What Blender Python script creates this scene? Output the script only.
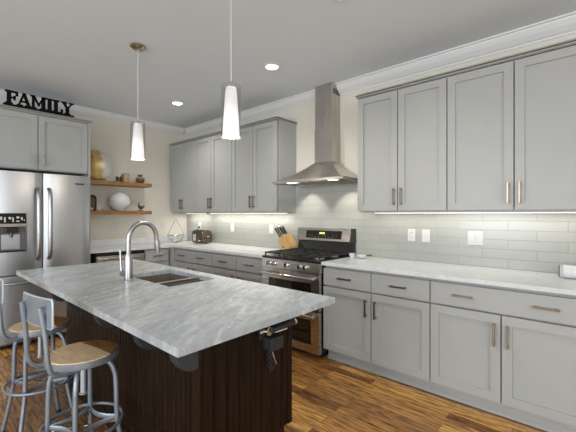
import bpy, bmesh, math, random
from mathutils import Vector, Matrix
random.seed(7)
for o in list(bpy.data.objects): bpy.data.objects.remove(o)
S = bpy.context.scene; C = S.collection
PI = math.pi

# ------------------------------------------------------------------ camera
FPX, CYP, YAW = 343.2, 214.36, 41.44
cam = bpy.data.cameras.new('camera'); cam_o = bpy.data.objects.new('camera', cam); C.objects.link(cam_o)
cam.sensor_width = 36; cam.lens = 36*FPX/576; cam.shift_y = (CYP-216)/576; cam.shift_x = 0.3/576
cam.clip_start = .05
cam_o.location = (5.118, -3.229, 1.353); cam_o.rotation_euler = (PI/2, 0, math.radians(YAW))
S.camera = cam_o
# ------------------------------------------------------------------ world, exposure
S.view_settings.view_transform = 'Standard'; S.view_settings.look = 'None'
S.view_settings.exposure = 0.0; S.view_settings.gamma = 1; S.view_settings.use_curve_mapping = False
W = bpy.data.worlds.new('world'); S.world = W; W.use_nodes = True
bg = W.node_tree.nodes['Background']; bg.inputs[0].default_value = (.62, .78, 1, 1); bg.inputs[1].default_value = 2.0
CEIL = 2.77
def area(name, loc, rot, sx, sy, power, col=(1, 1, 1), parent=None, spread=None):
    l = bpy.data.lights.new(name, 'AREA'); l.shape = 'RECTANGLE'; l.size = sx; l.size_y = sy; l.energy = power; l.color = col
    if spread: l.spread = spread
    o = bpy.data.objects.new(name, l); C.objects.link(o); o.location = loc; o.rotation_euler = rot
    if parent: o.parent = parent
    return o
# daylight by lamps added at four invented, unseen windows (behind and beside the camera)
DAY = (.93, .97, 1)
area('daylight_fill', (3.3, -6.9, 1.5), (PI/2, 0, 0), 1.7, 1.7, 92, DAY)
area('daylight_fill', (6.6, -6.9, 1.5), (PI/2, 0, 0), 1.7, 1.7, 92, DAY)
area('daylight_fill', (8.9, -3.3, 1.5), (PI/2, 0, PI/2), 1.6, 1.7, 44, DAY)
area('daylight_fill', (8.9, -5.5, 1.5), (PI/2, 0, PI/2), 1.6, 1.7, 44, DAY)

# ------------------------------------------------------------------ material helpers
def new_mat(name):
    m = bpy.data.materials.new(name); m.use_nodes = True
    return m, m.node_tree, m.node_tree.nodes['Principled BSDF']
def nd(nt, t, **kw):
    n = nt.nodes.new(t)
    for k, v in kw.items(): setattr(n, k, v)
    return n
def coords(nt, scale=(1, 1, 1), rot=(0, 0, 0)):
    tc = nd(nt, 'ShaderNodeTexCoord'); mp = nd(nt, 'ShaderNodeMapping')
    mp.inputs['Scale'].default_value = scale; mp.inputs['Rotation'].default_value = rot
    nt.links.new(tc.outputs['Object'], mp.inputs[0]); return mp.outputs[0]
def noise(nt, vec, scale, detail=4, rough=.55, dist=0):
    n = nd(nt, 'ShaderNodeTexNoise'); n.inputs['Scale'].default_value = scale; n.inputs['Detail'].default_value = detail
    n.inputs['Roughness'].default_value = rough; n.inputs['Distortion'].default_value = dist
    nt.links.new(vec, n.inputs['Vector']); return n.outputs['Fac']
def ramp(nt, fac, stops):
    r = nd(nt, 'ShaderNodeValToRGB'); e = r.color_ramp.elements
    while len(e) < len(stops): e.new(.5)
    for i, (p, c) in enumerate(stops): e[i].position = p; e[i].color = (*c, 1)
    nt.links.new(fac, r.inputs[0]); return r.outputs[0]
def mix(nt, f, a, b, mode='MIX'):
    m = nd(nt, 'ShaderNodeMix', data_type='RGBA', blend_type=mode)
    for i, v in ((0, f), (6, a), (7, b)):
        if hasattr(v, 'type') and not isinstance(v, (int, float, tuple)): nt.links.new(v, m.inputs[i])
        else: m.inputs[i].default_value = (*v, 1) if isinstance(v, tuple) else v
    return m.outputs[2]
def bump(nt, bsdf, h, strength=.2, dist=.002):
    b = nd(nt, 'ShaderNodeBump'); b.inputs['Strength'].default_value = strength; b.inputs['Distance'].default_value = dist
    nt.links.new(h, b.inputs['Height']); nt.links.new(b.outputs[0], bsdf.inputs['Normal'])
def simple(name, col, rough=.5, metal=0, var=.04, vscale=6, bumpy=0, vs=(1, 1, 1), coat=0):
    m, nt, b = new_mat(name)
    v = coords(nt, vs); f = noise(nt, v, vscale)
    lo = tuple(max(0, c*(1-var)) for c in col); hi = tuple(min(1, c*(1+var)) for c in col)
    nt.links.new(ramp(nt, f, [(.3, lo), (.7, hi)]), b.inputs['Base Color'])
    b.inputs['Roughness'].default_value = rough; b.inputs['Metallic'].default_value = metal
    b.inputs['Coat Weight'].default_value = coat
    if bumpy: bump(nt, b, f, bumpy)
    return m
def brushed(name, col, rough, vs, strength=.05):
    m, nt, b = new_mat(name); v = coords(nt, vs); f = noise(nt, v, 40, 3)
    b.inputs['Metallic'].default_value = 1
    nt.links.new(ramp(nt, f, [(.3, tuple(c*.96 for c in col)), (.7, col)]), b.inputs['Base Color'])
    nt.links.new(ramp(nt, f, [(.2, (rough*.93,)*3), (.8, (rough*1.07,)*3)]), b.inputs['Roughness'])
    bump(nt, b, f, strength, .0006); return m
def emis(name, col, s):
    m, nt, b = new_mat(name); b.inputs['Base Color'].default_value = (*col, 1)
    b.inputs['Emission Color'].default_value = (*col, 1); b.inputs['Emission Strength'].default_value = s; return m
M = {}
M['paint'] = simple('grey cabinet paint', (.385, .39, .375), .38, var=.015)
M['wall'] = simple('cream wall paint', (.70, .66, .575), .8, var=.015)
M['ceil'] = simple('ceiling paint', (.73, .785, .84), .9, var=.01)
M['trim'] = simple('white trim paint', (.74, .74, .73), .5, var=.01)
M['plastic'] = simple('white plastic', (.66, .66, .645), .35, var=.01)
M['steel'] = brushed('stainless steel', (.52, .50, .475), .28, (5, 5, .1), .012)
M['steelh'] = brushed('stainless steel horizontal grain', (.55, .525, .49), .28, (.1, .1, 5), .012)
M['fsteel'] = brushed('refrigerator steel', (.53, .54, .56), .32, (2, 2, .02), .004)
M['nickel'] = brushed('brushed nickel', (.40, .40, .40), .3, (1, 1, .2))
M['pull'] = brushed('bronzed nickel pull', (.27, .215, .165), .3, (.3, .3, .3))
M['gun'] = simple('galvanised grey metal', (.27, .31, .36), .42, .55, var=.12, vscale=14)
M['gunlight'] = simple('light grey metal', (.52, .56, .60), .4, .4, var=.06)  # lighter grey than the other stool metal, for rolled edge and screw post
M['black'] = simple('black enamel', (.012, .011, .010), .25, var=.1)
M['iron'] = simple('cast iron', (.03, .03, .03), .5, .3, var=.2)
M['bglass'] = simple('black glass', (.012, .010, .008), .08, var=.05)
M['chrome'] = simple('polished chrome', (.75, .75, .74), .1, 1, var=.02)
M['gunchrome'] = simple('dark bronze chrome', (.16, .125, .09), .16, 1, var=.1)
M['dark'] = simple('dark charcoal paint', (.045, .045, .047), .6, var=.1)
M['bracket'] = simple('slate painted bracket', (.032, .036, .042), .5, var=.1)
M['letter'] = simple('matte black letters', (.006, .005, .005), .7, var=.1); M['letter'].node_tree.nodes['Principled BSDF'].inputs['Specular IOR Level'].default_value = .1
M['sbody'] = simple('refrigerator side', (.16, .16, .165), .5, .3, var=.03)
M['rubber'] = simple('black rubber', (.015, .015, .015), .7)
M['brass'] = simple('aged bronze canopy', (.45, .38, .28), .25, 1)
M['sink'] = simple('sink brown-grey composite', (.17, .14, .11), .4, var=.15, vscale=60)
M['diff'] = emis('frosted diffuser', (1, .96, .9), 9)
M['led'] = emis('led strip', (1, .95, .86), 4)
M['greenled'] = emis('green display digits', (.45, .9, .1), 2.5)
M['figure'] = simple('dark bronze figure', (.09, .08, .06), .4, .5, var=.3)
M['shell'] = simple('sea shell', (.55, .47, .38), .6, var=.35, vscale=60)
M['knife'] = simple('knife handle', (.03, .022, .02), .4)

def m_marble():
    m, nt, b = new_mat('white grey marble')
    tc = nd(nt, 'ShaderNodeTexCoord'); m1 = nd(nt, 'ShaderNodeMapping'); m1.inputs['Rotation'].default_value = (0, 0, math.radians(-119))
    nt.links.new(tc.outputs['Object'], m1.inputs[0])
    def sc(x, y):
        q = nd(nt, 'ShaderNodeMapping'); q.inputs['Scale'].default_value = (x, y, 1); nt.links.new(m1.outputs[0], q.inputs[0]); return q.outputs[0]
    n1 = noise(nt, sc(1, 2.6), 2.6, 7, .6, .8); n2 = noise(nt, sc(1, 3.5), 9, 7, .68, .5); n3 = noise(nt, sc(1, 2.6), 2.1, 5, .6, 1.2)
    c1 = ramp(nt, n1, [(.3, (.32, .35, .37)), (.5, (.405, .435, .45)), (.72, (.50, .52, .53))])
    c2 = ramp(nt, n2, [(.32, (.78, .80, .82)), (.5, (.97, .97, .97)), (.66, (1.12, 1.12, 1.11))])
    c3 = ramp(nt, n3, [(.48, (1, 1, 1)), (.50, (1.3, 1.3, 1.28)), (.52, (1, 1, 1))])
    c = mix(nt, 1., c1, c2, 'MULTIPLY'); c = mix(nt, .8, c, c3, 'MULTIPLY')
    nt.links.new(c, b.inputs['Base Color']); b.inputs['Roughness'].default_value = .24; return m
M['marble'] = m_marble()
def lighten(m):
    m = m.copy(); m.name = 'strip-lit perimeter marble'; nt = m.node_tree; b = nt.nodes['Principled BSDF']; src = b.inputs['Base Color'].links[0].from_socket
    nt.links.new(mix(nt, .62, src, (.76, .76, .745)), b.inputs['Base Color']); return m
M['litmarble'] = lighten(M['marble'])  # island marble with under-cabinet brightness mixed into its colour, for the wall counters
def m_floor():
    m, nt, b = new_mat('oak floorboards')
    v = coords(nt)
    br = nd(nt, 'ShaderNodeTexBrick'); nt.links.new(v, br.inputs['Vector'])
    br.offset = .37; br.squash = 1
    for k, val in (('Scale', 1), ('Mortar Size', .0012), ('Mortar Smooth', .1), ('Bias', 0), ('Brick Width', .95), ('Row Height', .083)):
        br.inputs[k].default_value = val
    br.inputs['Color1'].default_value = (0, 0, 0, 1); br.inputs['Color2'].default_value = (1, 1, 1, 1); br.inputs['Mortar'].default_value = (.5, .5, .5, 1)
    base = ramp(nt, br.outputs['Color'], [(0, (.17, .078, .026)), (.4, (.36, .18, .052)), (1, (.62, .35, .105))])
    g = noise(nt, coords(nt, (1.6, 22, 1)), 3.2, 7, .62, 1.1)
    grain = ramp(nt, g, [(.34, (.12, .09, .07)), (.455, (.62, .56, .50)), (.54, (1.2, 1.15, 1.08)), (.7, (1.4, 1.35, 1.2))])
    g2 = noise(nt, coords(nt, (3, 60, 1)), 5, 4)
    c = mix(nt, .92, base, grain, 'MULTIPLY'); c = mix(nt, .45, c, ramp(nt, g2, [(.35, (.5, .45, .4)), (.6, (1.2, 1.2, 1.2))]), 'MULTIPLY')
    c = mix(nt, br.outputs['Fac'], c, (.02, .01, .005))
    nt.links.new(c, b.inputs['Base Color']); b.inputs['Roughness'].default_value = .27
    bump(nt, b, g, .12, .001); return m
M['floor'] = m_floor()
def m_tile(name, c1, c2, axis):
    m, nt, b = new_mat(name)
    tc = nd(nt, 'ShaderNodeTexCoord'); sp = nd(nt, 'ShaderNodeSeparateXYZ'); cb = nd(nt, 'ShaderNodeCombineXYZ')
    nt.links.new(tc.outputs['Object'], sp.inputs[0]); nt.links.new(sp.outputs[axis], cb.inputs[0]); nt.links.new(sp.outputs['Z'], cb.inputs[1])
    br = nd(nt, 'ShaderNodeTexBrick'); nt.links.new(cb.outputs[0], br.inputs['Vector']); br.offset = .5
    for k, val in (('Scale', 1), ('Mortar Size', .0022), ('Mortar Smooth', .3), ('Bias', 0), ('Brick Width', .37), ('Row Height', .0765)):
        br.inputs[k].default_value = val
    br.inputs['Color1'].default_value = (*c1, 1); br.inputs['Color2'].default_value = (*c2, 1); br.inputs['Mortar'].default_value = (.29, .29, .265, 1)
    nt.links.new(br.outputs['Color'], b.inputs['Base Color']); b.inputs['Roughness'].default_value = .22
    inv = nd(nt, 'ShaderNodeMath', operation='SUBTRACT'); inv.inputs[0].default_value = 1; nt.links.new(br.outputs['Fac'], inv.inputs[1])
    bump(nt, b, inv.outputs[0], .5, .0015); return m
M['tile'] = m_tile('pale grey glass subway tile', (.375, .378, .345), (.405, .41, .375), 'X')
def m_wood(name, stops, vs, scale=4, rough=.4):
    m, nt, b = new_mat(name); g = noise(nt, coords(nt, vs), scale, 6, .6, .8)
    nt.links.new(ramp(nt, g, stops), b.inputs['Base Color']); b.inputs['Roughness'].default_value = rough; bump(nt, b, g, .15, .001); b.inputs['Specular IOR Level'].default_value = .35 if name[0] != 'e' else .12; return m
M['espresso'] = m_wood('espresso stained wood', [(.3, (.008, .004, .002)), (.6, (.021, .011, .006)), (.8, (.040, .024, .016))], (14, 14, .8), 4, .45)
M['shelf'] = m_wood('honey shelf wood', [(.3, (.14, .06, .02)), (.55, (.33, .17, .06)), (.8, (.44, .25, .10))], (6, .8, 10), 6, .4)
M['block'] = m_wood('pale bamboo', [(.3, (.50, .29, .11)), (.7, (.66, .42, .18))], (8, 8, 1), 5, .45)
def m_seat():
    m, nt, b = new_mat('two-tone seat boards')
    tc = nd(nt, 'ShaderNodeTexCoord'); sp = nd(nt, 'ShaderNodeSeparateXYZ'); nt.links.new(tc.outputs['Object'], sp.inputs[0])
    g = noise(nt, coords(nt, (2, 16, 2)), 5, 5, .6, .6)
    pale = ramp(nt, g, [(.3, (.56, .38, .21)), (.7, (.86, .65, .42))]); dark = ramp(nt, g, [(.3, (.10, .04, .010)), (.7, (.38, .18, .05))])
    mx = nd(nt, 'ShaderNodeMath', operation='GREATER_THAN'); nt.links.new(sp.outputs['Y'], mx.inputs[0]); mx.inputs[1].default_value = .055
    nt.links.new(mix(nt, mx.outputs[0], pale, dark), b.inputs['Base Color']); b.inputs['Roughness'].default_value = .4; return m
M['seat'] = m_seat()
def m_glass(name, col, alpha_mix, rough=.03):
    m, nt, b = new_mat(name); out = nt.nodes['Material Output']
    b.inputs['Base Color'].default_value = (*col, 1); b.inputs['Roughness'].default_value = rough
    tr = nd(nt, 'ShaderNodeBsdfTransparent'); tr.inputs[0].default_value = (*[.9+.1*c for c in col], 1)
    ms = nd(nt, 'ShaderNodeMixShader')
    if alpha_mix is None:      # a thin glass wall: more glass in the line of sight towards the rim
        lw = nd(nt, 'ShaderNodeLayerWeight'); lw.inputs[0].default_value = .35
        nt.links.new(ramp(nt, lw.outputs['Facing'], [(.1, (.03,)*3), (.6, (.13,)*3), (.95, (.6,)*3)]), ms.inputs[0])
    else: ms.inputs[0].default_value = alpha_mix
    nt.links.new(tr.outputs[0], ms.inputs[1]); nt.links.new(b.outputs[0], ms.inputs[2]); nt.links.new(ms.outputs[0], out.inputs[0]); return m
M['smoke'] = m_glass('clear glass sleeve', (.30, .31, .33), None)
M['clear'] = m_glass('clear glass', (.85, .87, .88), .35)
M['pane'] = m_glass('window pane', (.9, .92, .95), .06)
def m_opal():
    m, nt, b = new_mat('opal glass shade')
    tc = nd(nt, 'ShaderNodeTexCoord'); sp = nd(nt, 'ShaderNodeSeparateXYZ'); nt.links.new(tc.outputs['Object'], sp.inputs[0])
    mr = nd(nt, 'ShaderNodeMapRange'); nt.links.new(sp.outputs['Z'], mr.inputs[0]); mr.inputs[1].default_value = 0; mr.inputs[2].default_value = .33
    # the lamp sits low inside the opal shade, so the shade gives off most light near its foot
    st = ramp(nt, mr.outputs[0], [(0, (.8,)*3), (.3, (1.,)*3), (.62, (.42,)*3), (1, (.22,)*3)])
    b.inputs['Base Color'].default_value = (.75, .75, .76, 1); b.inputs['Roughness'].default_value = .3
    b.inputs['Emission Color'].default_value = (1, .94, .85, 1); mu = nd(nt, 'ShaderNodeMath', operation='MULTIPLY'); mu.inputs[1].default_value = .85; nt.links.new(st, mu.inputs[0]); nt.links.new(mu.outputs[0], b.inputs['Emission Strength']); return m
M['opal'] = m_opal()
def m_plate():
    m, nt, b = new_mat('gold and silver art glass')
    tc = nd(nt, 'ShaderNodeTexCoord'); sp = nd(nt, 'ShaderNodeSeparateXYZ'); nt.links.new(tc.outputs['Object'], sp.inputs[0])
    n = noise(nt, coords(nt), 16, 5, .6, 1); a = nd(nt, 'ShaderNodeMath', operation='MULTIPLY_ADD'); nt.links.new(n, a.inputs[0]); a.inputs[1].default_value = .16
    nt.links.new(sp.outputs['Y'], a.inputs[2])
    r = ramp(nt, a.outputs[0], [(.0, (.36, .21, .05)), (.06, (.60, .42, .15)), (.10, (.45, .33, .12)), (.16, (.66, .63, .50)), (.24, (.62, .64, .65))])
    nt.links.new(r, b.inputs['Base Color']); b.inputs['Roughness'].default_value = .32; b.inputs['Metallic'].default_value = .2; return m
M['plate'] = m_plate()
M['vase'] = simple('patterned vase glaze', (.16, .09, .06), .3, var=.9, vscale=45)
M['candle'] = simple('striped candle box', (.42, .28, .16), .5, var=.6, vscale=50, vs=(1, 3, .1))

# ------------------------------------------------------------------ mesh helpers
def origin(o):
    v = Vector((0, 0, 0))
    while o is not None: v = v+o.location; o = o.parent
    return v
class MB:
    """collects shapes in one bmesh; f maps points (identity by default)"""
    def __init__(s, f=None): s.bm = bmesh.new(); s.f = f or (lambda p: p)
    def v(s, p): return s.bm.verts.new(s.f(tuple(p)))
    def box(s, a, b, bev=0):
        x0, y0, z0 = a; x1, y1, z1 = b
        vs = [s.v((x, y, z)) for z in (z0, z1) for x, y in ((x0, y0), (x1, y0), (x1, y1), (x0, y1))]
        fs = [s.bm.faces.new([vs[i] for i in q]) for q in ((0, 3, 2, 1), (4, 5, 6, 7), (0, 1, 5, 4), (1, 2, 6, 5), (2, 3, 7, 6), (3, 0, 4, 7))]
        if bev:
            es = list({e for f_ in fs for e in f_.edges}); bmesh.ops.bevel(s.bm, geom=es, offset=bev, segments=2, affect='EDGES', profile=.5)
        return s
    def prism(s, poly, fn, h0, h1):
        """poly: 2-D points; fn(u, v, h) -> point"""
        a = [s.v(fn(u, w, h0)) for u, w in poly]; b = [s.v(fn(u, w, h1)) for u, w in poly]; n = len(poly)
        s.bm.faces.new(a); s.bm.faces.new(b[::-1])
        for i in range(n): s.bm.faces.new([a[i], b[i], b[(i+1) % n], a[(i+1) % n]])
        return s
    def tube(s, pts, r, seg=10, closed=False, caps=True, flat=None):
        pts = [Vector(p) for p in pts]; n = len(pts); rings = []
        rs = r if isinstance(r, (list, tuple)) else [r]*n
        up = Vector((0, 0, 1)); prev = None
        for i in range(n):
            if closed: t = (pts[(i+1) % n]-pts[i-1])
            else: t = pts[min(i+1, n-1)]-pts[max(i-1, 0)]
            t.normalize()
            if prev is None:
                a = t.cross(up)
                if a.length < .1: a = t.cross(Vector((1, 0, 0)))
            else: a = prev-t*prev.dot(t)
            a.normalize(); prev = a; b = t.cross(a)
            sx, sy = flat or (1, 1)
            rings.append([s.v(pts[i]+a*math.cos(2*PI*k/seg)*rs[i]*sx+b*math.sin(2*PI*k/seg)*rs[i]*sy) for k in range(seg)])
        for i in range(n if closed else n-1):
            A, B = rings[i], rings[(i+1) % n]
            for k in range(seg): s.bm.faces.new([A[k], A[(k+1) % seg], B[(k+1) % seg], B[k]])
        if not closed and caps: s.bm.faces.new(rings[0][::-1]); s.bm.faces.new(rings[-1])
        return s
    def cyl(s, a, b, r, seg=16): return s.tube([a, b], r, seg)
    def lathe(s, prof, c=(0, 0, 0), seg=28, axis='z'):
        cx, cy, cz = c; rings = []
        for r, z in prof:
            ring = []
            for k in range(seg):
                a = 2*PI*k/seg; u, w = r*math.cos(a), r*math.sin(a)
                p = {'z': (cx+u, cy+w, cz+z), 'x': (cx+z, cy+u, cz+w), 'y': (cx+u, cy+z, cz+w)}[axis]
                ring.append(s.v(p) if r > 1e-6 else None)
            if r <= 1e-6:
                p = {'z': (cx, cy, cz+z), 'x': (cx+z, cy, cz), 'y': (cx, cy+z, cz)}[axis]; q = s.v(p); ring = [q]*seg
            rings.append(ring)
        for A, B in zip(rings, rings[1:]):
            for k in range(seg):
                q = [A[k], A[(k+1) % seg], B[(k+1) % seg], B[k]]; u = []
                for x in q:
                    if x not in u: u.append(x)
                if len(u) > 2: s.bm.faces.new(u)
        return s
    def build(s, name, mat, parent=None, smooth=False, local=False):
        bmesh.ops.remove_doubles(s.bm, verts=s.bm.verts, dist=1e-6)
        bmesh.ops.recalc_face_normals(s.bm, faces=s.bm.faces)
        if parent is not None and not local: bmesh.ops.translate(s.bm, verts=s.bm.verts, vec=-origin(parent))
        me = bpy.data.meshes.new(name); s.bm.to_mesh(me); s.bm.free(); me.materials.append(M[mat])
        if smooth:
            for p in me.polygons: p.use_smooth = True
            me.set_sharp_from_angle(angle=math.radians(38))
        o = bpy.data.objects.new(name, me); C.objects.link(o)
        if parent is not None: o.parent = parent
        return o
def tag(o, label=None, cat=None, group=None, kind=None):
    for k, v in (('label', label), ('category', cat), ('group', group), ('kind', kind)):
        if v: o[k] = v
    return o
def thing(name, label, cat, loc=(0, 0, 0), rz=0, group=None):
    o = bpy.data.objects.new(name, None); o.empty_display_size = .1; C.objects.link(o); o.location = loc; o.rotation_euler = (0, 0, rz)
    return tag(o, label, cat, group)
def copy_tree(o, parent=None):
    c = o.copy(); C.objects.link(c); c.parent = parent
    for ch in [q for q in bpy.data.objects if q.parent is o]: copy_tree(ch, c)
    return c
def smooth_path(pts, n=6):
    """Catmull-Rom through pts"""
    P = [Vector(p) for p in pts]; out = []
    for i in range(len(P)-1):
        a, b, c, d = P[max(i-1, 0)], P[i], P[i+1], P[min(i+2, len(P)-1)]
        for k in range(n):
            t = k/n; out.append(.5*((2*b)+(c-a)*t+(2*a-5*b+4*c-d)*t*t+(3*b-a-3*c+d)*t**3))
    out.append(P[-1]); return out
def struct(name, mb, mat):
    o = mb.build(name, mat); o['kind'] = 'structure'; return o

# ------------------------------------------------------------------ the room
RX, RY = 9.0, -7.0
struct('floor', MB().box((-.12, RY-.12, -.1), (RX+.12, .12, 0)), 'floor')
struct('ceiling', MB().box((-.12, RY-.12, CEIL), (RX+.12, .12, CEIL+.12)), 'ceil')
struct('wall_back', MB().box((-.12, 0, 0), (RX+.12, .12, CEIL)), 'wall')
struct('wall_left', MB().box((-.12, RY, 0), (0, 0, CEIL)), 'wall')
def wall_with_windows(name, along, a0, a1, pos, thick, wins):
    mb = MB(); z0, z1 = .65, 2.35
    def bx(u0, u1, q0, q1):
        if along == 'x': mb.box((u0, pos, q0), (u1, pos+thick, q1))
        else: mb.box((pos, u0, q0), (pos+thick, u1, q1))
    bx(a0, a1, 0, z0); bx(a0, a1, z1, CEIL); c = a0
    for w0, w1 in wins: bx(c, w0, z0, z1); c = w1
    bx(c, a1, z0, z1); struct(name, mb, 'wall')
    return z0, z1
wins_f = [(2.45, 4.15), (5.75, 7.45)]; wins_r = [(-6.3, -4.7), (-4.1, -2.5)]  # windows out of view, made up to carry the added fill lamps
wall_with_windows('wall_front', 'x', 0, RX, RY-.12, .12, wins_f)
wall_with_windows('wall_right', 'y', RY, 0, RX, .12, wins_r)
n = 0
for along, wins in (('x', wins_f), ('y', wins_r)):
    for w0, w1 in wins:
        n += 1; mb = MB((lambda p: p) if along == 'x' else (lambda p: (RX+.12-(p[1]-(RY-.12)), p[0], p[2])))
        y0, y1 = RY-.08, RY-.03; t = .05
        for a, b, c, d in ((w0, w0+t, .65, 2.35), (w1-t, w1, .65, 2.35), (w0, w1, .65, .7), (w0, w1, 2.3, 2.35), (w0, w1, 1.475, 1.525), ((w0+w1)/2-.02, (w0+w1)/2+.02, .65, 2.35)):
            mb.box((a, y0, c), (b, y1, d))
        wo = struct('window_%d' % n, mb, 'trim')
        g = MB((lambda p: p) if along == 'x' else (lambda p: (RX+.12-(p[1]-(RY-.12)), p[0], p[2])))
        g.box((w0+.01, RY-.058, .66), (w1-.01, RY-.052, 2.34)).build('pane', 'pane', wo)
# cornice along the ceiling
CR = [(0, 2.662), (.012, 2.662), (.014, 2.674), (.03, 2.682), (.062, 2.712), (.085, 2.745), (.088, 2.757), (.105, 2.759), (.108, CEIL), (0, CEIL)]
struct('trim_1', MB().prism(CR, lambda u, w, h: (h, -u, w), .0, 2.819), 'trim')
struct('trim_2', MB().prism(CR, lambda u, w, h: (h, -u, w), 3.045, RX), 'trim')
struct('trim_3', MB().prism(CR, lambda u, w, h: (u, h, w), RY, -.108), 'trim')
struct('wall_tile', MB().box((0, -.008, .914), (5.6, 0, 1.377)).box((2.411, -.008, 1.377), (3.459, 0, 1.72)), 'tile')

# ------------------------------------------------------------------ cabinets
HOOD = lambda p: (p[0], -p[1], p[2])      # (along wall, out of wall, up) -> hood wall
FRID = lambda p: (p[1], p[0], p[2])       # -> refrigerator wall, along = world y
def shaker(mb, u0, u1, z0, z1, w, rail=.058, t=.02):
    mb.box((u0, w, z0), (u0+rail, w+t, z1)); mb.box((u1-rail, w, z0), (u1, w+t, z1))
    mb.box((u0+rail, w, z1-rail), (u1-rail, w+t, z1)); mb.box((u0+rail, w, z0), (u1-rail, w+t, z0+rail))
    mb.box((u0+rail-.001, w, z0+rail-.001), (u1-rail+.001, w+t-.014, z1-rail+.001)); return mb
def pull(f, u, z, w, L, vertical, parent, mat='pull'):
    mb = MB(f); h = L/2; s = .0065
    if vertical:
        mb.box((u-s, w+.026, z-h), (u+s, w+.037, z+h), .0015)
        for q in (-1, 1): mb.box((u-s*.8, w, z+q*(h-.016)-.006), (u+s*.8, w+.027, z+q*(h-.016)+.006))
    else:
        mb.box((u-h, w+.026, z-s), (u+h, w+.037, z+s), .0015)
        for q in (-1, 1): mb.box((u+q*(h-.016)-.006, w, z-s*.8), (u+q*(h-.016)+.006, w+.027, z+s*.8))
    return mb.build('handle', mat, parent)
G = .004
def base_cabinet(f, u0, u1, drawers, doors, label, group=None):
    """drawers: (u0, u1, [pull centres]); doors: (u0, u1, pull u or None)"""
    loc = f(((u0+u1)/2, .3, 0)); t = thing('base_cabinet', label, 'cabinet', loc, 0, group)
    MB(f).box((u0+.001, .01, .1), (u1-.001, .582, .883)).build('body', 'paint', t)
    MB(f).box((u0+.001, .01, 0), (u1-.001, .535, .1)).build('toe_kick', 'paint', t)
    MB(f).prism([(.535, 0), (.553, 0), (.551, .012), (.535, .03)], lambda w, z, h: (h, w, z), u0+.001, u1-.001).build('shoe_moulding', 'paint', t)
    for a, b, ps in drawers:
        d = MB(f).box((a+G, .6, .703), (b-G, .62, .858), .0015).build('drawer', 'paint', t)
        for p in ps: pull(f, p, .782, .62, .135, False, d)
    for a, b, p in doors:
        d = shaker(MB(f), a+G, b-G, .112, .690, .6).build('door', 'paint', t)
        if p is not None: pull(f, p, .562, .62, .15, True, d)
    return t
def wall_cabinet(f, u0, u1, doors, label, z0=1.377, z1=2.45, depth=.33, d0=1.386, d1=2.440, hz=1.508, hl=.15, group=None, hmat='pull'):
    loc = f(((u0+u1)/2, depth/2, z0)); t = thing('wall_cabinet', label, 'cabinet', loc, 0, group)
    MB(f).box((u0+.001, .0, z0), (u1-.001, depth-.016, z1)).build('body', 'paint', t)
    for a, b, p in doors:
        d = shaker(MB(f), a+G, b-G, d0, d1, depth+.002).build('door', 'paint', t)
        pull(f, p, hz, depth+.022, hl, True, d, hmat)
    return t
F_, H_ = FRID, HOOD
base_cabinet(H_, .66, 1.542, [(.66, 1.542, [.86, 1.30])], [(.66, 1.10, 1.05), (1.10, 1.542, 1.15)],
             'grey base cabinet in the corner under the toaster, one wide drawer with two pulls')
base_cabinet(H_, 1.542, 2.484, [(1.542, 2.016, [1.78]), (2.016, 2.484, [2.25])], [(1.542, 2.016, 1.96), (2.016, 2.484, 2.07)],
             'grey base cabinet with two drawers directly left of the stainless range')
base_cabinet(H_, 3.254, 4.223, [(3.254, 3.742, [3.49]), (3.742, 4.223, [3.985])], [(3.254, 3.742, 3.70), (3.742, 4.223, 3.787)],
             'grey base cabinet with two drawers over two doors, right of the range')
base_cabinet(H_, 4.223, 5.143, [(4.223, 5.143, [4.45, 4.917])], [(4.223, 4.678, 4.64), (4.678, 5.143, 4.716)],
             'grey base cabinet at the right edge with one wide two-pull drawer over two doors')
wall_cabinet(H_, .086, .745, [(.086, .412, .385), (.412, .745, .44)], 'narrow grey wall cabinet in the far corner, leftmost of the upper cabinets')
wall_cabinet(H_, .745, 1.600, [(.745, 1.15, 1.12), (1.15, 1.600, 1.18)], 'grey two-door wall cabinet above the toaster, middle of the far upper run')
wall_cabinet(H_, 1.600, 2.411, [(1.600, 2.005, 1.975), (2.005, 2.411, 2.035)], 'grey two-door wall cabinet immediately left of the range hood')
wall_cabinet(H_, 3.459, 4.263, [(3.459, 3.856, 3.826), (3.856, 4.263, 3.892)], 'grey two-door wall cabinet immediately right of the range hood')
wall_cabinet(H_, 4.263, 5.170, [(4.263, 4.712, 4.677), (4.712, 5.170, 4.747)], 'large grey two-door wall cabinet at the upper right edge')
def cab_crown(f, u0, u1, w, z, label, ends, z_h=1.0):
    """stepped moulding capping a run of cabinets"""
    loc = f(((u0+u1)/2, w/2, z)); t = thing('cabinet_moulding', label, 'moulding', loc)
    prof = [(-.03, .0), (-.004, .0), (-.004, .003), (.010, .0035), (.010, .0115), (-.018, .012), (-.018, .0185), (.021, .019), (.021, .023), (.004, .034), (-.03, .034)]
    m = MB(f); n_ = len(prof)
    def ring(u, fn): return [m.v(fn(a, b, u)) for a, b in prof]
    rings = []
    if ends[0]: rings += [ring(0, lambda a, b, u: (u0-a, 0.0, z+b)), ring(0, lambda a, b, u: (u0-a, w+a, z+b))]
    else: rings += [ring(0, lambda a, b, u: (u0, w+a, z+b))]
    if ends[1]: rings += [ring(0, lambda a, b, u: (u1+a, w+a, z+b)), ring(0, lambda a, b, u: (u1+a, 0.0, z+b))]
    else: rings += [ring(0, lambda a, b, u: (u1, w+a, z+b))]
    for A, B in zip(rings, rings[1:]):
        for i in range(n_): m.bm.faces.new([A[i], A[(i+1) % n_], B[(i+1) % n_], B[i]])
    m.bm.faces.new(rings[0]); m.bm.faces.new(rings[-1][::-1])
    m.build('crown', 'paint', t); return t
cab_crown(H_, .086, 2.411, .352, 2.4505, 'grey stepped moulding along the top of the cabinets left of the hood', (True, True))
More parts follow.
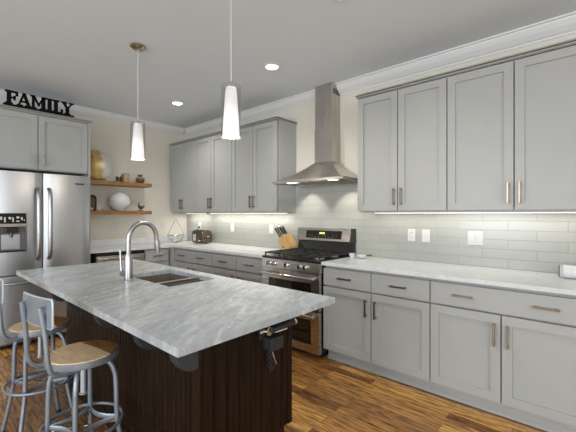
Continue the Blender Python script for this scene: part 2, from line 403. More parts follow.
cab_crown(H_, 3.459, 5.170, .352, 2.4505, 'grey stepped moulding along the top of the cabinets right of the hood', (True, True))

# refrigerator wall: tall side panels, cabinet above, drawer cabinet, dishwasher
for y, lb in ((-1.745, 'tall grey side panel right of the refrigerator'), (-2.745, 'tall grey side panel left of the refrigerator, past the edge')):
    tag(MB().box((0, y, 0), (.66, y+.022, 2.43)).build('side_panel', 'paint'), lb, 'panel')
wall_cabinet(F_, -2.722, -1.746, [(-2.722, -2.237, -2.282), (-2.237, -1.746, -2.192)], 'deep grey two-door cabinet above the refrigerator', 1.83, 2.43, .63, 1.838, 2.42, 1.94, .12, hmat='nickel')
cab_crown(F_, -2.745, -1.723, .662, 2.4305, 'grey moulding above the refrigerator cabinet, under the black word sign', (True, True))
base_cabinet(F_, -1.03, -.66, [(-1.03, -.70, [-.865])], [(-1.03, -.70, -.99)], 'narrow grey base cabinet with one drawer between the dishwasher and the corner')
t = thing('corner_base', 'grey corner filler where the two base cabinet runs meet', 'cabinet', (.3, -.3, 0))
MB().box((.01, -.655, .1), (.655, -.01, .883)).build('body', 'paint', t); MB().box((.01, -.65, 0), (.55, -.01, .1)).build('toe_kick', 'paint', t)
MB().box((.02, -1.722, .1), (.30, -1.66, .883)).build('filler', 'paint', t)
d = thing('dishwasher', 'stainless dishwasher under the far counter beside the refrigerator panel', 'dishwasher', (.3, -1.34, 0))
MB().box((.01, -1.645, .1), (.585, -1.035, .875)).build('body', 'dark', d)
MB().box((.586, -1.64, .14), (.612, -1.04, .832), .004).build('door', 'steelh', d)
MB().box((.586, -1.64, .838), (.606, -1.04, .872), .002).build('control_strip', 'black', d)
MB().tube([(.655, -1.61, .795), (.655, -1.07, .795)], .010).box((.61, -1.60, .788), (.656, -1.585, .802)).box((.61, -1.095, .788), (.656, -1.08, .802)).build('handle', 'chrome', d)
MB().box((.05, -1.64, 0), (.54, -1.04, .1)).build('toe_kick', 'black', d)

# ------------------------------------------------------------------ worktops
ct = tag(MB().prism([(0.002, -.002), (2.486, -.002), (2.486, -.648), (.648, -.648), (.648, -1.722), (.002, -1.722)], lambda u, w, h: (u, w, h), .884, .914).build('countertop', 'litmarble'),
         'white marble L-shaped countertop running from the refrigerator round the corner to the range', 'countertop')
tag(MB().box((3.252, -.648, .884), (5.175, -.002, .914), .002).build('countertop', 'litmarble'), 'long white marble countertop right of the range', 'countertop')
tag(MB().box((.002, -1.722, .9145), (.022, -.012, 1.005), .001).build('backsplash', 'litmarble'), 'low marble upstand along the wall below the shelves', 'backsplash')

# ------------------------------------------------------------------ refrigerator
r = thing('refrigerator', 'stainless french-door refrigerator with ice and water dispenser', 'refrigerator', (.4, -2.22, 0))
Y0, Y1, YM = -2.668, -1.776, -2.222
MB().box((.03, Y0+.004, .03), (.715, Y1-.004, 1.785), .006).build('body', 'sbody', r)
def door_panel(y0, y1, z0, z1, hole=None):
    """slightly bowed steel door, optionally with a dispenser opening"""
    m = MB(); ys = [y0+(y1-y0)*k/10 for k in range(11)]; zs = [z0, z1]
    if hole: ys = sorted(set(ys+[hole[0], hole[1]])); zs = [z0, hole[2], hole[3], z1]
    def X(y):
        s_ = (y-y0)/(y1-y0)*2-1; e = min(1, (1-abs(s_))/.06); return .775+.022*(1-s_*s_)*.6+.010*math.sqrt(max(0, 1-(1-e)**2))
    V = {}
    for i, y in enumerate(ys):
        for j, z in enumerate(zs): V[i, j, 1] = m.v((X(y), y, z)); V[i, j, 0] = m.v((.72, y, z))
    def inh(i, j): return hole and hole[0]-1e-6 <= ys[i] and ys[i+1] <= hole[1]+1e-6 and j == 1
    for i in range(len(ys)-1):
        for j in range(len(zs)-1):
            if not inh(i, j):
                m.bm.faces.new([V[i, j, 1], V[i+1, j, 1], V[i+1, j+1, 1], V[i, j+1, 1]]); m.bm.faces.new([V[i, j, 0], V[i, j+1, 0], V[i+1, j+1, 0], V[i+1, j, 0]])
    for j in range(len(zs)-1):
        for i in (0, len(ys)-1): m.bm.faces.new([V[i, j, 0], V[i, j, 1], V[i, j+1, 1], V[i, j+1, 0]])
    for i in range(len(ys)-1):
        for j in (0, len(zs)-1): m.bm.faces.new([V[i, j, 0], V[i+1, j, 0], V[i+1, j, 1], V[i, j, 1]])
    return m
HY0, HY1, HZ0, HZ1 = -2.60, -2.365, .975, 1.365
dl = door_panel(Y0, YM-.004, .745, 1.785, (HY0, HY1, HZ0, HZ1)).build('door', 'fsteel', r, True)
dr = door_panel(YM+.004, Y1, .745, 1.785).build('door', 'fsteel', r, True)
fz = door_panel(Y0, Y1, .07, .733).build('freezer_drawer', 'fsteel', r, True)
MB().box((.05, Y0+.02, 0), (.70, Y1-.02, .06)).build('kick_grille', 'black', r)
for y, dd in ((YM-.05, dl), (YM+.05, dr)):
    pts = smooth_path([(.79, y, .885), (.822, y, .90), (.850, y, .97), (.860, y, 1.25), (.850, y, 1.54), (.822, y, 1.61), (.79, y, 1.625)], 5)
    MB().tube(pts, .015, 12, flat=(1.35, .9)).build('handle', 'nickel', dd, True)
pts = smooth_path([(.79, Y0+.09, .665), (.83, Y0+.11, .668), (.865, Y0+.2, .668), (.873, YM, .668), (.865, Y1-.2, .668), (.83, Y1-.11, .668), (.79, Y1-.09, .665)], 5)
MB().tube(pts, .013, 10).build('handle', 'nickel', fz, True)
dp = MB().box((.722, HY0+.002, HZ0+.002), (.735, HY1-.002, HZ1-.002)).box((.735, HY0+.002, HZ0+.002), (.785, HY0+.010, 1.25)).box((.735, HY1-.010, HZ0+.002), (.785, HY1-.002, 1.25)).build('dispenser', 'sbody', dl)
MB().box((.736, HY0+.003, 1.262), (.792, HY1-.003, HZ1-.003)).build('display', 'bglass', dp)
for k, (yy, zz, w_, h_) in enumerate(((-2.575, 1.315, .016, .03), (-2.545, 1.30, .012, .05), (-2.51, 1.315, .02, .022), (-2.48, 1.30, .010, .045), (-2.447, 1.322, .022, .018), (-2.447, 1.285, .022, .012), (-2.41, 1.31, .012, .03), (-2.388, 1.295, .008, .012))):
    MB().box((.7925, yy, zz-h_/2), (.7935, yy+w_, zz+h_/2)).build('touch_icon', 'plastic', dp)
MB().box((.736, HY0+.003, 1.228), (.802, HY1-.003, 1.26), .003).build('dispenser_trim', 'chrome', dp)
MB().box((.738, -2.535, 1.17), (.785, -2.43, 1.226), .004).tube([(.765, -2.483, 1.17), (.765, -2.483, 1.12)], .012).build('spout', 'black', dp)
MB().box((.738, -2.56, 1.0), (.744, -2.41, 1.15), .002).build('paddle', 'fsteel', dp)
MB().box((.736, HY0+.01, HZ0+.003), (.800, HY1-.01, HZ0+.014), .002).build('drip_tray', 'black', dp)
MB().box((.7985, -1.925, 1.684), (.8015, -1.835, 1.702)).build('badge', 'dark', dr)

# ------------------------------------------------------------------ black letters FAMILY
s = thing('letter_sign', 'black word sign spelling FAMILY on top of the refrigerator cabinet', 'sign', (.615, -2.52, 2.481))
LT = {
 'F': [[(0, 0), (.055, 0), (.055, .02), (0, .02)], [(.014, .02), (.042, .02), (.042, .13), (.014, .13)], [(0, .13), (.10, .13), (.10, .15), (0, .15)], [(.086, .10), (.10, .10), (.10, .13), (.086, .13)], [(.042, .066), (.08, .066), (.08, .084), (.042, .084)], [(.068, .052), (.08, .052), (.08, .098), (.068, .098)]],
 'A': [[(0, 0), (.045, 0), (.045, .018), (0, .018)], [(.068, 0), (.120, 0), (.120, .018), (.068, .018)], [(.012, .018), (.030, .018), (.066, .15), (.045, .15)], [(.078, .018), (.108, .018), (.074, .15), (.045, .15)], [(.032, .045), (.080, .045), (.078, .062), (.034, .062)]],
 'M': [[(0, 0), (.046, 0), (.046, .018), (0, .018)], [(.085, 0), (.14, 0), (.14, .018), (.085, .018)], [(.014, .018), (.030, .018), (.030, .15), (.014, .15)], [(.100, .018), (.127, .018), (.127, .15), (.100, .15)], [(.014, .15), (.040, .15), (.078, .04), (.062, .04)], [(.104, .15), (.127, .15), (.078, .04), (.062, .04)], [(0, .132), (.03, .132), (.03, .15), (0, .15)], [(.11, .132), (.14, .132), (.14, .15), (.11, .15)]],
 'I': [[(0, 0), (.056, 0), (.056, .018), (0, .018)], [(.014, .018), (.042, .018), (.042, .132), (.014, .132)], [(0, .132), (.056, .132), (.056, .15), (0, .15)]],
 'L': [[(0, 0), (.092, 0), (.092, .018), (0, .018)], [(.014, .018), (.042, .018), (.042, .132), (.014, .132)], [(0, .132), (.056, .132), (.056, .15), (0, .15)], [(.078, .018), (.092, .018), (.092, .052), (.078, .052)]],
 'Y': [[(.030, 0), (.086, 0), (.086, .018), (.030, .018)], [(.045, .018), (.072, .018), (.072, .075), (.045, .075)], [(.045, .070), (.072, .070), (.040, .138), (.010, .138)], [(.045, .070), (.072, .070), (.106, .138), (.090, .138)], [(0, .134), (.05, .134), (.05, .15), (0, .15)], [(.078, .134), (.118, .134), (.118, .15), (.078, .15)]],
}
x = -2.505
for ch, adv in (('F', .096), ('A', .116), ('M', .143), ('I', .060), ('L', .082), ('Y', .1)):
    m = MB()
    for q in LT[ch]:
        qx = sum(a for a, b in q)/len(q); q = [(a+(.004 if a > qx else -.004), b) for a, b in q]
        m.prism(q, lambda u, w, h, x=x: (h, x+u*1.0, 2.494+w*.95), .606, .624)
    m.build('letter', 'letter', s); x += adv
MB().box((.60, -2.525, 2.481), (.632, -1.885, 2.495)).build('base', 'letter', s)

# ------------------------------------------------------------------ shelves and ornaments
for z, lb in ((1.755, 'thick honey wood floating shelf holding the glass plate, upper of two'), (1.352, 'thick honey wood floating shelf holding the white globe, lower of two')):
    tag(MB().box((.0, -1.722, z), (.25, -.752, z+.05), .002).build('floating_shelf', 'shelf'), lb, 'shelf')
Z1, Z2 = 1.8055, 1.4025
t = thing('decorative_plate', 'large round gold and silver glass plate standing on the upper shelf', 'plate', (.11, -1.45, Z1))
R_ = .205; th = math.radians(14)
m = MB(); 
prof = [(0, .020), (.08, .018), (.15, .006), (.195, -.010), (R_, -.016), (.207, -.011), (.197, -.003), (.15, .014), (.08, .026), (0, .028)]
m.lathe(prof, (0, 0, 0), 36, 'x'); bmesh.ops.rotate(m.bm, verts=m.bm.verts, cent=(0, 0, 0), matrix=Matrix.Rotation(-th, 3, 'Y')); bmesh.ops.translate(m.bm, verts=m.bm.verts, vec=(-.01, 0, R_+.028))
m.build('dish', 'plate', t, True, local=True)
MB().tube(smooth_path([(.075, -.07, .03), (.07, -.07, .014), (-.03, -.07, .014), (-.075, -.05, .16)], 4), .004, 6).tube(smooth_path([(.075, .07, .03), (.07, .07, .014), (-.03, .07, .014), (-.075, .05, .16)], 4), .004, 6).tube([(.0, -.07, .014), (.0, .07, .014)], .004, 6).build('easel', 'figure', t, local=True)
t = thing('candle_tin', 'small dark round tin behind the striped box on the upper shelf', 'tin', (.10, -1.165, Z1)); MB().lathe([(0, 0), (.035, 0), (.036, .004), (.036, .07), (.033, .074), (0, .074)], (.10, -1.165, Z1), 20).build('tin', 'figure', t, True); MB().lathe([(.0, .0745), (.037, .0745), (.037, .088), (0, .09)], (.10, -1.165, Z1), 20).build('lid', 'steel', t, True)
t = thing('candle_box', 'small brown striped box holder on the upper shelf left of the vase', 'holder', (.14, -1.085, Z1))
MB().box((.095, -1.13, Z1), (.185, -1.04, Z1+.12), .004).build('box', 'candle', t)
MB().box((.105, -1.12, Z1+.1201), (.175, -1.05, Z1+.128), .002).build('lid', 'figure', t)
t = thing('vase', 'small round patterned brown vase at the right end of the upper shelf', 'vase', (.14, -.875, Z1))
MB().lathe([(0, 0), (.030, 0), (.036, .006), (.058, .035), (.062, .058), (.048, .085), (.028, .098), (.026, .108), (.040, .130), (.036, .131), (.022, .110), (.02, .10), (0, .10)], (.14, -.875, Z1), 26).build('body', 'vase', t, True)
MB().lathe([(.050, .088), (.0555, .0885), (.053, .079)], (.14, -.875, Z1), 26).build('band', 'shell', t, True)
t = thing('globe_vase', 'large matte white globe on the lower shelf', 'ornament', (.14, -1.175, Z2))
MB().lathe([(0, 0), (.07, 0), (.09, .006)]+[(.143*math.cos(a), .13+.13*math.sin(a)) for a in [math.radians(q) for q in range(-60, 86, 8)]]+[(.02, .2597), (.018, .252), (0, .252)], (.14, -1.175, Z2), 36).build('globe', 'plastic', t, True)
t = thing('picture_frame', 'small dark arched frame at the left end of the lower shelf', 'frame', (.10, -1.52, Z2))
arch = [(-.06, 0), (.06, 0), (.06, .16)]+[(.06*math.cos(a), .16+.055*math.sin(a)) for a in [PI*k/10 for k in range(1, 10)]]+[(-.06, .16)]
MB().prism(arch, lambda u, w, h: (h, -1.52+u, Z2+w), .095, .11).build('frame', 'letter', t)
MB().prism([(a*.72, .02+b*.78) for a, b in arch], lambda u, w, h: (h, -1.52+u, Z2+w), .1102, .112).build('picture', 'figure', t)
def shellm(m, c, r, sc=(1, 1, .6), n=10):
    for i in range(1):
        prof = [(0, 0), (r*.7, .0), (r, r*.35), (r*.75, r*.75), (r*.35, r*1.0), (0, r*1.05)]
        m.lathe(prof, c, n)
    return m
for k, (sx, sy, rr, lb) in enumerate(((.17, -1.555, .035, 'pale sea shell nearest the refrigerator panel on the lower shelf'), (.18, -1.475, .028, 'pale sea shell in front of the arched frame on the lower shelf'), (.16, -1.40, .024, 'small sea shell just left of the white globe on the lower shelf'))):
    m = MB()
    for q in range(24):   # coiled shell
        pass
    pts = [(sx+math.cos(a)*rr*(1-a/16)*.6, sy+math.sin(a)*rr*(1-a/16)*.6, Z2+rr*.42+a*rr*.07) for a in [i*.5 for i in range(26)]]
    m.tube(pts, [max(.002, rr*.42*(1-i/27)) for i in range(26)], 8)
    tag(m.build('sea_shell', 'shell', None, True), lb, 'shell', 'shells on the lower shelf')
t = thing('bird_figurine', 'small dark bird figurine at the right end of the lower shelf', 'figurine', (.15, -.875, Z2))
m = MB(); m.tube(smooth_path([(.15, -.845, Z2+.03), (.15, -.86, Z2+.045), (.15, -.885, Z2+.06), (.15, -.905, Z2+.085), (.15, -.905, Z2+.115), (.15, -.885, Z2+.125)], 4),
     [.006+.02*math.sin(PI*min(1, i/14))*(1 if i < 10 else .7) for i in range(21)], 10)
m.build('body', 'figure', t, True)
MB().tube([(.15, -.888, Z2+.124), (.15, -.866, Z2+.128)], [.006, .0015], 8).build('beak', 'brass', t)
MB().tube([(.15, -.850, Z2+.045), (.15, -.822, Z2+.075)], [.010, .014], 8).build('tail', 'figure', t)
MB().tube([(.145, -.878, Z2+.01), (.145, -.878, Z2+.04)], .004, 6).tube([(.155, -.87, Z2+.01), (.155, -.87, Z2+.04)], .004, 6).lathe([(0, 0), (.04, 0), (.04, .008), (.03, .012), (0, .012)], (.15, -.875, Z2), 18).build('stand', 'figure', t)

# ------------------------------------------------------------------ sockets and switches
def outlet(f, u, z, gang, kind, label):
    w = .036*gang if gang == 1 else .058
    t = thing('wall_outlet' if kind == 'outlet' else 'light_switch', label, 'outlet' if kind == 'outlet' else 'switch', f((u, .012, z)))
    w0 = .008 if f is H_ else .0
    MB(f).box((u-w, w0+.0002, z-.058), (u+w, w0+.006, z+.058), .002).build('cover_plate', 'plastic', t)
    for g_ in range(gang):
        cu = u+(g_-(gang-1)/2)*.046
        if kind == 'outlet':
            for q in (-.02, .02):
                o_ = MB(f).box((cu-.017, w0+.0061, z+q-.014), (cu+.017, w0+.008, z+q+.014), .003).build('socket', 'plastic', t)
                MB(f).box((cu-.008, w0+.0081, z+q-.004), (cu-.005, w0+.0084, z+q+.007)).box((cu+.005, w0+.0081, z+q-.004), (cu+.008, w0+.0084, z+q+.007)).build('slot', 'dark', o_)
        else: MB(f).box((cu-.017, w0+.0061, z-.034), (cu+.017, w0+.010, z+.034), .003).build('rocker', 'plastic', t)
outlet(F_, -1.178, 1.164, 1, 'outlet', 'white outlet on the cream wall below the floating shelves')
outlet(F_, -.44, 1.167, 1, 'outlet', 'white outlet behind the wire basket near the corner')
outlet(H_, .384, 1.165, 1, 'outlet', 'white outlet on the tile behind the toaster')
outlet(H_, 1.201, 1.158, 1, 'switch', 'white switch on the tile between toaster and knife block')
outlet(H_, 1.993, 1.160, 1, 'switch', 'white switch on the tile just left of the knife block')
outlet(H_, 3.844, 1.157, 1, 'outlet', 'white outlet nearest the range on the right-hand tile')
outlet(H_, 3.978, 1.155, 1, 'switch', 'white switch beside the outlet on the right-hand tile, middle of the three plates')
outlet(H_, 4.387, 1.153, 2, 'switch', 'wider white switch plate on the right-hand tile, furthest from the range')

# ------------------------------------------------------------------ range
rg = thing('range', 'freestanding stainless gas range with two oven doors', 'range', (2.869, -.35, 0))
X0, X1 = 2.490, 3.248
MB().box((X0+.002, -.625, .06), (X1-.002, -.04, .895)).build('body', 'black', rg)
MB().box((X0+.03, -.58, 0), (X1-.03, -.08, .06)).build('plinth', 'black', rg)
MB().box((X0, -.665, .895), (X1, -.075, .919), .004).build('cooktop', 'black', rg)
MB().prism([(-.626, .803), (-.668, .803), (-.662, .893), (-.626, .893)], lambda u, w, h: (h, u, w), X0, X1).build('control_panel', 'steelh', rg)
for kx in (2.60, 2.672, 2.84, 3.01, 3.082):
    k = MB().lathe([(0, 0), (.026, 0), (.027, -.006), (.022, -.010), (.019, -.032), (.0, -.034)], (kx, -.666, .848), 18, 'y').build('knob', 'chrome', rg, True)
    MB().box((kx-.003, -.7065, .832), (kx+.003, -.6995, .864), .001).build('grip', 'black', k)
def oven_door(z0, z1, wz0, wz1, hz):
    m = MB(); a, b = X0+.004, X1-.004; wa, wb = X0+.10, X1-.10
    for q in (((a, z0), (wa, z1)), ((wb, z0), (b, z1)), ((wa, z0), (wb, wz0)), ((wa, wz1), (wb, z1))): m.box((q[0][0], -.668, q[0][1]), (q[1][0], -.628, q[1][1]))
    d = m.build('oven_door', 'steelh', rg)
    MB().box((wa+.001, -.660, wz0+.001), (wb-.001, -.632, wz1-.001)).build('window', 'bglass', d)
    MB().tube([(X0+.04, -.715, hz), (X1-.04, -.715, hz)], .012, 12).box((X0+.06, -.715, hz-.008), (X0+.085, -.667, hz+.008)).box((X1-.085, -.715, hz-.008), (X1-.06, -.667, hz+.008)).build('handle', 'chrome', d, True)
oven_door(.45, .797, .50, .70, .752)
oven_door(.05, .440, .125, .355, .402)
m = MB().prism([(-.012, .92), (-.075, .92), (-.060, 1.045), (-.012, 1.045)], lambda u, w, h: (h, u, w), X0+.005, X1-.005); m.build('back_riser', 'black', rg)
MB().prism([(-.012, 1.047), (-.085, 1.047), (-.095, 1.06), (-.062, 1.19), (-.050, 1.197), (-.012, 1.197)], lambda u, w, h: (h, u, w), X0, X1-.03).build('backguard', 'steelh', rg)
MB().prism([(-.012, 1.045), (-.098, 1.045), (-.066, 1.2), (-.012, 1.2)], lambda u, w, h: (h, u, w), X1-.0295, X1).build('end_cap', 'black', rg)
sl = lambda z, off: -.095+(z-1.06)*(.033/.13)-off
dpn = MB(); dpn.prism([(0, 0), (0, 1), (1, 1), (1, 0)], lambda u, w, h: (X0+.14+u*.48, sl(1.085+w*.085, h), 1.085+w*.085), .0003, .003); dpn = dpn.build('display', 'bglass', rg)
m = MB()
# clock digits 12:00-like seven segment blocks, and key legends
for k in range(4):
    u = X0+.33+k*.016+(0.006 if k > 1 else 0)
    m.prism([(0, 0), (0, 1), (1, 1), (1, 0)], lambda a, b, h, u=u: (u+a*.010, sl(1.133+b*.018, h), 1.133+b*.018), .0031, .0038)
m.build('clock_digit', 'greenled', dpn)
m = MB()
for k in range(9):
    for zz in (1.10, 1.118):
        if (k*7+int(zz*1000)) % 4: m.prism([(0, 0), (0, 1), (1, 1), (1, 0)], lambda a, b, h, k=k, zz=zz: (X0+.17+k*.047+a*.016, sl(zz+b*.004, h), zz+b*.004), .0031, .0034)
m.build('key_legend', 'steel', dpn)
for gx0 in (X0+.02, X0+.27, X0+.52):
    m = MB(); w_ = .22
    for yy in (-.64, -.50, -.37, -.235, -.10): m.box((gx0, yy-.006, .942), (gx0+w_, yy+.006, .956), .002)
    for xx in (gx0+.006, gx0+w_/2, gx0+w_-.006): m.box((xx-.006, -.646, .943), (xx+.006, -.094, .957), .002)
    for xx in (gx0+.006, gx0+w_-.006):
        for yy in (-.638, -.102): m.box((xx-.006, yy-.006, .92), (xx+.006, yy+.006, .943))
    m.build('grate', 'iron', rg)
for bx_, by_, br_ in ((X0+.13, -.50, .045), (X0+.13, -.24, .036), (X0+.38, -.37, .05), (X0+.63, -.50, .04), (X0+.63, -.24, .036)):
    b_ = MB().lathe([(0, .0), (br_+.012, .0), (br_+.010, .008), (br_, .010), (0, .010)], (bx_, by_, .9195), 20).build('burner', 'steel', rg, True)
    MB().lathe([(0, .0105), (br_-.008, .0105), (br_-.010, .018), (0, .019)], (bx_, by_, .9195), 20).build('burner_cap', 'iron', b_, True)

# ------------------------------------------------------------------ range hood
h = thing('range_hood', 'stainless chimney range hood with two lights above the gas range', 'hood', (2.93, -.25, 1.67))
RXa, RXb, RYf = 2.472, 3.388, -.495
CXa, CXb, CYf, CZ = 2.819, 3.045, -.172, 1.925
m = MB(); N = 12; rings = []
for k in range(N+1):
    t_ = k/N; sp = 1-(1-t_)**1.0; zz = 1.712+(CZ-1.712)*(t_**1.45)
    a = RXa+(CXa-RXa)*sp; b = RXb+(CXb-RXb)*sp; c = RYf+(CYf-RYf)*sp
    rings.append([m.v((a, -.009, zz)), m.v((a, c, zz)), m.v((b, c, zz)), m.v((b, -.009, zz))])
for A, B in zip(rings, rings[1:]):
    for k in range(4): m.bm.faces.new([A[k], A[(k+1) % 4], B[(k+1) % 4], B[k]])
m.bm.faces.new(rings[0]); m.bm.faces.new(rings[-1][::-1])
m.build('canopy', 'steelh', h)
m = MB(); z0 = 1.688
m.box((RXa, RYf, z0), (RXb, RYf+.012, 1.712)).box((RXa, -.021, z0), (RXb, -.009, 1.712)).box((RXa, RYf+.012, z0), (RXa+.012, -.021, 1.712)).box((RXb-.012, RYf+.012, z0), (RXb, -.021, 1.712))
m.build('rim', 'steelh', h)
MB().box((RXa+.013, RYf+.013, 1.698), (RXb-.013, -.022, 1.704)).build('underside', 'steelh', h)
for a, b in ((2.60, 2.92), (2.94, 3.26)):
    m = MB().box((a, -.36, 1.692), (b, -.10, 1.6975))
    for k in range(12): m.box((a+.01+k*(b-a-.02)/12, -.355, 1.689), (a+.01+k*(b-a-.02)/12+.012, -.105, 1.692))
    m.build('filter', 'steel', h)
for lx in (2.66, 3.20):
    MB().lathe([(0, 0), (.032, 0), (.030, -.006), (0, -.006)], (lx, -.41, 1.6975), 20).build('lamp', 'diff', h)
    l = bpy.data.lights.new('hood_lamp', 'SPOT'); l.energy = 9; l.color = (1, .93, .82); l.spot_size = math.radians(78); l.spot_blend = .6; l.shadow_soft_size = .02
    o = bpy.data.objects.new('hood_lamp', l); C.objects.link(o); o.parent = h; o.location = Vector((lx, -.30, 1.68))-h.location; o.rotation_euler = (math.radians(38), 0, 0)
m = MB().box((CXa, CYf, CZ-.003), (CXb, -.001, 2.29)); m.build('chimney', 'steel', h)
u_ = MB().box((CXa+.004, CYf+.004, 2.2901), (CXb-.004, -.001, CEIL-.001)).build('chimney', 'steel', h)
m = MB()
for k in range(5): m.box((CXb-.0038, -.135+k*.026, 2.655), (CXb-.003, -.120+k*.026, 2.72))
m.build('vent_slot', 'black', u_)
m = MB()
for k in range(4): m.cyl((2.86+k*.045, RYf+.001, 1.700), (2.86+k*.045, RYf-.003, 1.700), .006, 10)
m.build('button', 'chrome', h)

# ------------------------------------------------------------------ island
isl = thing('kitchen_island', 'dark espresso beadboard kitchen island base under the marble top', 'island', (2.9, -2.05, 0))
IX0, IX1, IY0, IY1 = 1.93, 3.845, -2.355, -1.745
m = MB().box((IX0+.02, IY0+.02, .0), (IX1-.02, IY1-.06, .60)); m.box((IX0+.02, IY0+.02, .60), (2.55, IY1-.02, .883)); m.box((3.27, IY0+.02, .60), (IX1-.02, IY1-.02, .883)); m.box((2.55, IY0+.02, .60), (3.27, -2.20, .883)); m.box((2.55, -1.775, .60), (3.27, IY1-.02, .883)); m.box((IX0+.02, IY1-.06, .17), (IX1-.02, IY1-.02, .60))
m.build('body', 'espresso', isl)
def bead(a0, a1, fn, z0, z1, pitch=.042):
    m = MB(); n_ = int(round((a1-a0)/pitch)); p = (a1-a0)/n_
    for k in range(n_):
        c = a0+k*p; g = .004
        m.prism([(c+.0005, 0), (c+g, .008), (c+p-g-.006, .008), (c+p-g-.003, .004), (c+p-g, .008), (c+p-.0005, 0)], fn, z0, z1)
    return m
bead(IX0+.05, IX1-.06, lambda u, w, h: (u, IY0+.02-w, h), .09, .883).build('seat_side_panel', 'espresso', isl)
MB().box((IX0, IY0+.004, 0), (IX1-.012, IY0+.0195, .09), .002).build('base_rail', 'espresso', isl)
mb = bead(IY0+.0, IY1-.002, lambda u, w, h: (IX1-.02+w, u, h), .17, .883, .075)
mb.prism([(IY0, 0), (IY0, .008), (IY1-.06, .008), (IY1-.06, 0)], lambda u, w, h: (IX1-.02+w, u, h), 0, .17)
mb.build('end_panel', 'espresso', isl)
MB().box((IX1-.06, IY0-.004, 0), (IX1-.008, IY0+.019, .883), .003).build('corner_post', 'espresso', isl)
MB().box((IX1-.0115, IY1-.03, .172), (IX1-.004, IY1, .883), .002).build('corner_post', 'espresso', isl)
for a, b in ((IX0+.03, 2.50), (2.505, 3.30), (3.305, IX1-.06)):
    d = shaker(MB(), 0, 1, 0, 1, 0).bm; d.free()
    dm = MB(lambda p: (p[0], IY1-.02+p[1], p[2])); shaker(dm, a, b, .18, .87, 0); dd = dm.build('door', 'espresso', isl)
    pull(lambda p: (p[0], IY1+p[1], p[2]), b-.05, .72, 0, .13, True, dd)
# the slab, with the sink cut-out
TX0, TX1, TY0, TY1 = 1.765, 4.107, -2.626, -1.707
SX0, SX1, SY0, SY1 = 2.60, 3.205, -2.145, -1.795
m = MB(); xs = [TX0, SX0, SX1, TX1]; ys = [TY0, SY0, SY1, TY1]; V = {}
for i, xx in enumerate(xs):
    for j, yy in enumerate(ys):
        for q, zz in enumerate((.884, .914)): V[i, j, q] = m.v((xx, yy, zz))
for i in range(3):
    for j in range(3):
        if (i, j) == (1, 1): continue
        m.bm.faces.new([V[i, j, 1], V[i+1, j, 1], V[i+1, j+1, 1], V[i, j+1, 1]]); m.bm.faces.new([V[i, j, 0], V[i, j+1, 0], V[i+1, j+1, 0], V[i+1, j, 0]])
for i in range(3):
    for j in (0, 3): m.bm.faces.new([V[i, j, 0], V[i+1, j, 0], V[i+1, j, 1], V[i, j, 1]]); m.bm.faces.new([V[j, i, 0], V[j, i+1, 0], V[j, i+1, 1], V[j, i, 1]])
for a, b in (((1, 1), (2, 1)), ((2, 1), (2, 2)), ((2, 2), (1, 2)), ((1, 2), (1, 1))): m.bm.faces.new([V[(*a, 0)], V[(*b, 0)], V[(*b, 1)], V[(*a, 1)]])
tag(m.build('island_countertop', 'marble'), 'large white and grey marble slab on the island, with the sink set in', 'countertop')
sk = thing('kitchen_sink', 'undermounted brown-grey double-bowl sink in the island top', 'sink', (2.915, -1.97, .70))
for a, b in ((SX0-.012, 2.972), (3.006, SX1+.012)):
    m = MB(); c, d_ = SY0-.012, SY1+.012; tt = .01
    m.box((a, c, .70), (b, d_, .71)); m.box((a, c, .71), (a+tt, d_, .883)); m.box((b-tt, c, .71), (b, d_, .883)); m.box((a+tt, c, .71), (b-tt, c+tt, .883)); m.box((a+tt, d_-tt, .71), (b-tt, d_, .883))
    bw = m.build('bowl', 'sink', sk); MB().lathe([(0, .711), (.04, .711), (.042, .714), (.03, .7125), (0, .7125)], ((a+b)/2, -1.96, 0), 20).build('drain', 'chrome', bw, True)
MB().box((2.9725, SY0+.002, .84), (3.0055, SY1-.002, .902), .003).build('divider', 'nickel', sk)
# faucet
fx, fy = 2.835, -2.228
f_ = thing('faucet', 'brushed nickel gooseneck pull-down faucet on the island', 'faucet', (fx, fy, .914))
MB().lathe([(0, .9142), (.031, .9142), (.031, .922), (.026, .926), (.026, 1.075), (.022, 1.088), (0, 1.088)], (fx, fy, 0), 24).build('body', 'nickel', f_, True)
arc = [(fx, fy, 1.08), (fx, fy, 1.16)]+[(fx, fy+.098-.098*math.cos(a), 1.185+.112*math.sin(a)) for a in [PI*k/14 for k in range(0, 14)]]+[(fx, fy+.198, 1.165)]
MB().tube(arc, .0155, 14).build('spout', 'nickel', f_, True)
MB().tube([(fx, fy+.198, 1.17), (fx, fy+.202, 1.12), (fx, fy+.204, 1.085)], [.018, .020, .017], 14).box((fx+.014, fy+.192, 1.115), (fx+.023, fy+.208, 1.14), .002).build('spray_head', 'nickel', f_, True)
MB().tube([(fx-.02, fy-.008, .962), (fx-.058, fy-.022, .962)], .017, 12).tube(smooth_path([(fx-.052, fy-.02, .962), (fx-.060, fy-.024, 1.01), (fx-.066, fy-.026, 1.12)], 4), [.009]*5+[.007]*4, 10).build('lever', 'nickel', f_, True)
# corbels
prof = [(0, 0), (-.112, 0), (-.112, -.06), (-.110, -.12), (-.100, -.16), (-.078, -.19), (-.045, -.205), (0, -.207)]
prev = None
for i, (cx_, lb) in enumerate(((2.03, ''), (2.41, ''), (2.94, ''), (3.46, ''), (3.81, ''))):
    MB().prism(prof, lambda u, w, h: (h, IY0-.001+u, .883+w), cx_-.045, cx_+.02).build('bracket', 'bracket', isl)
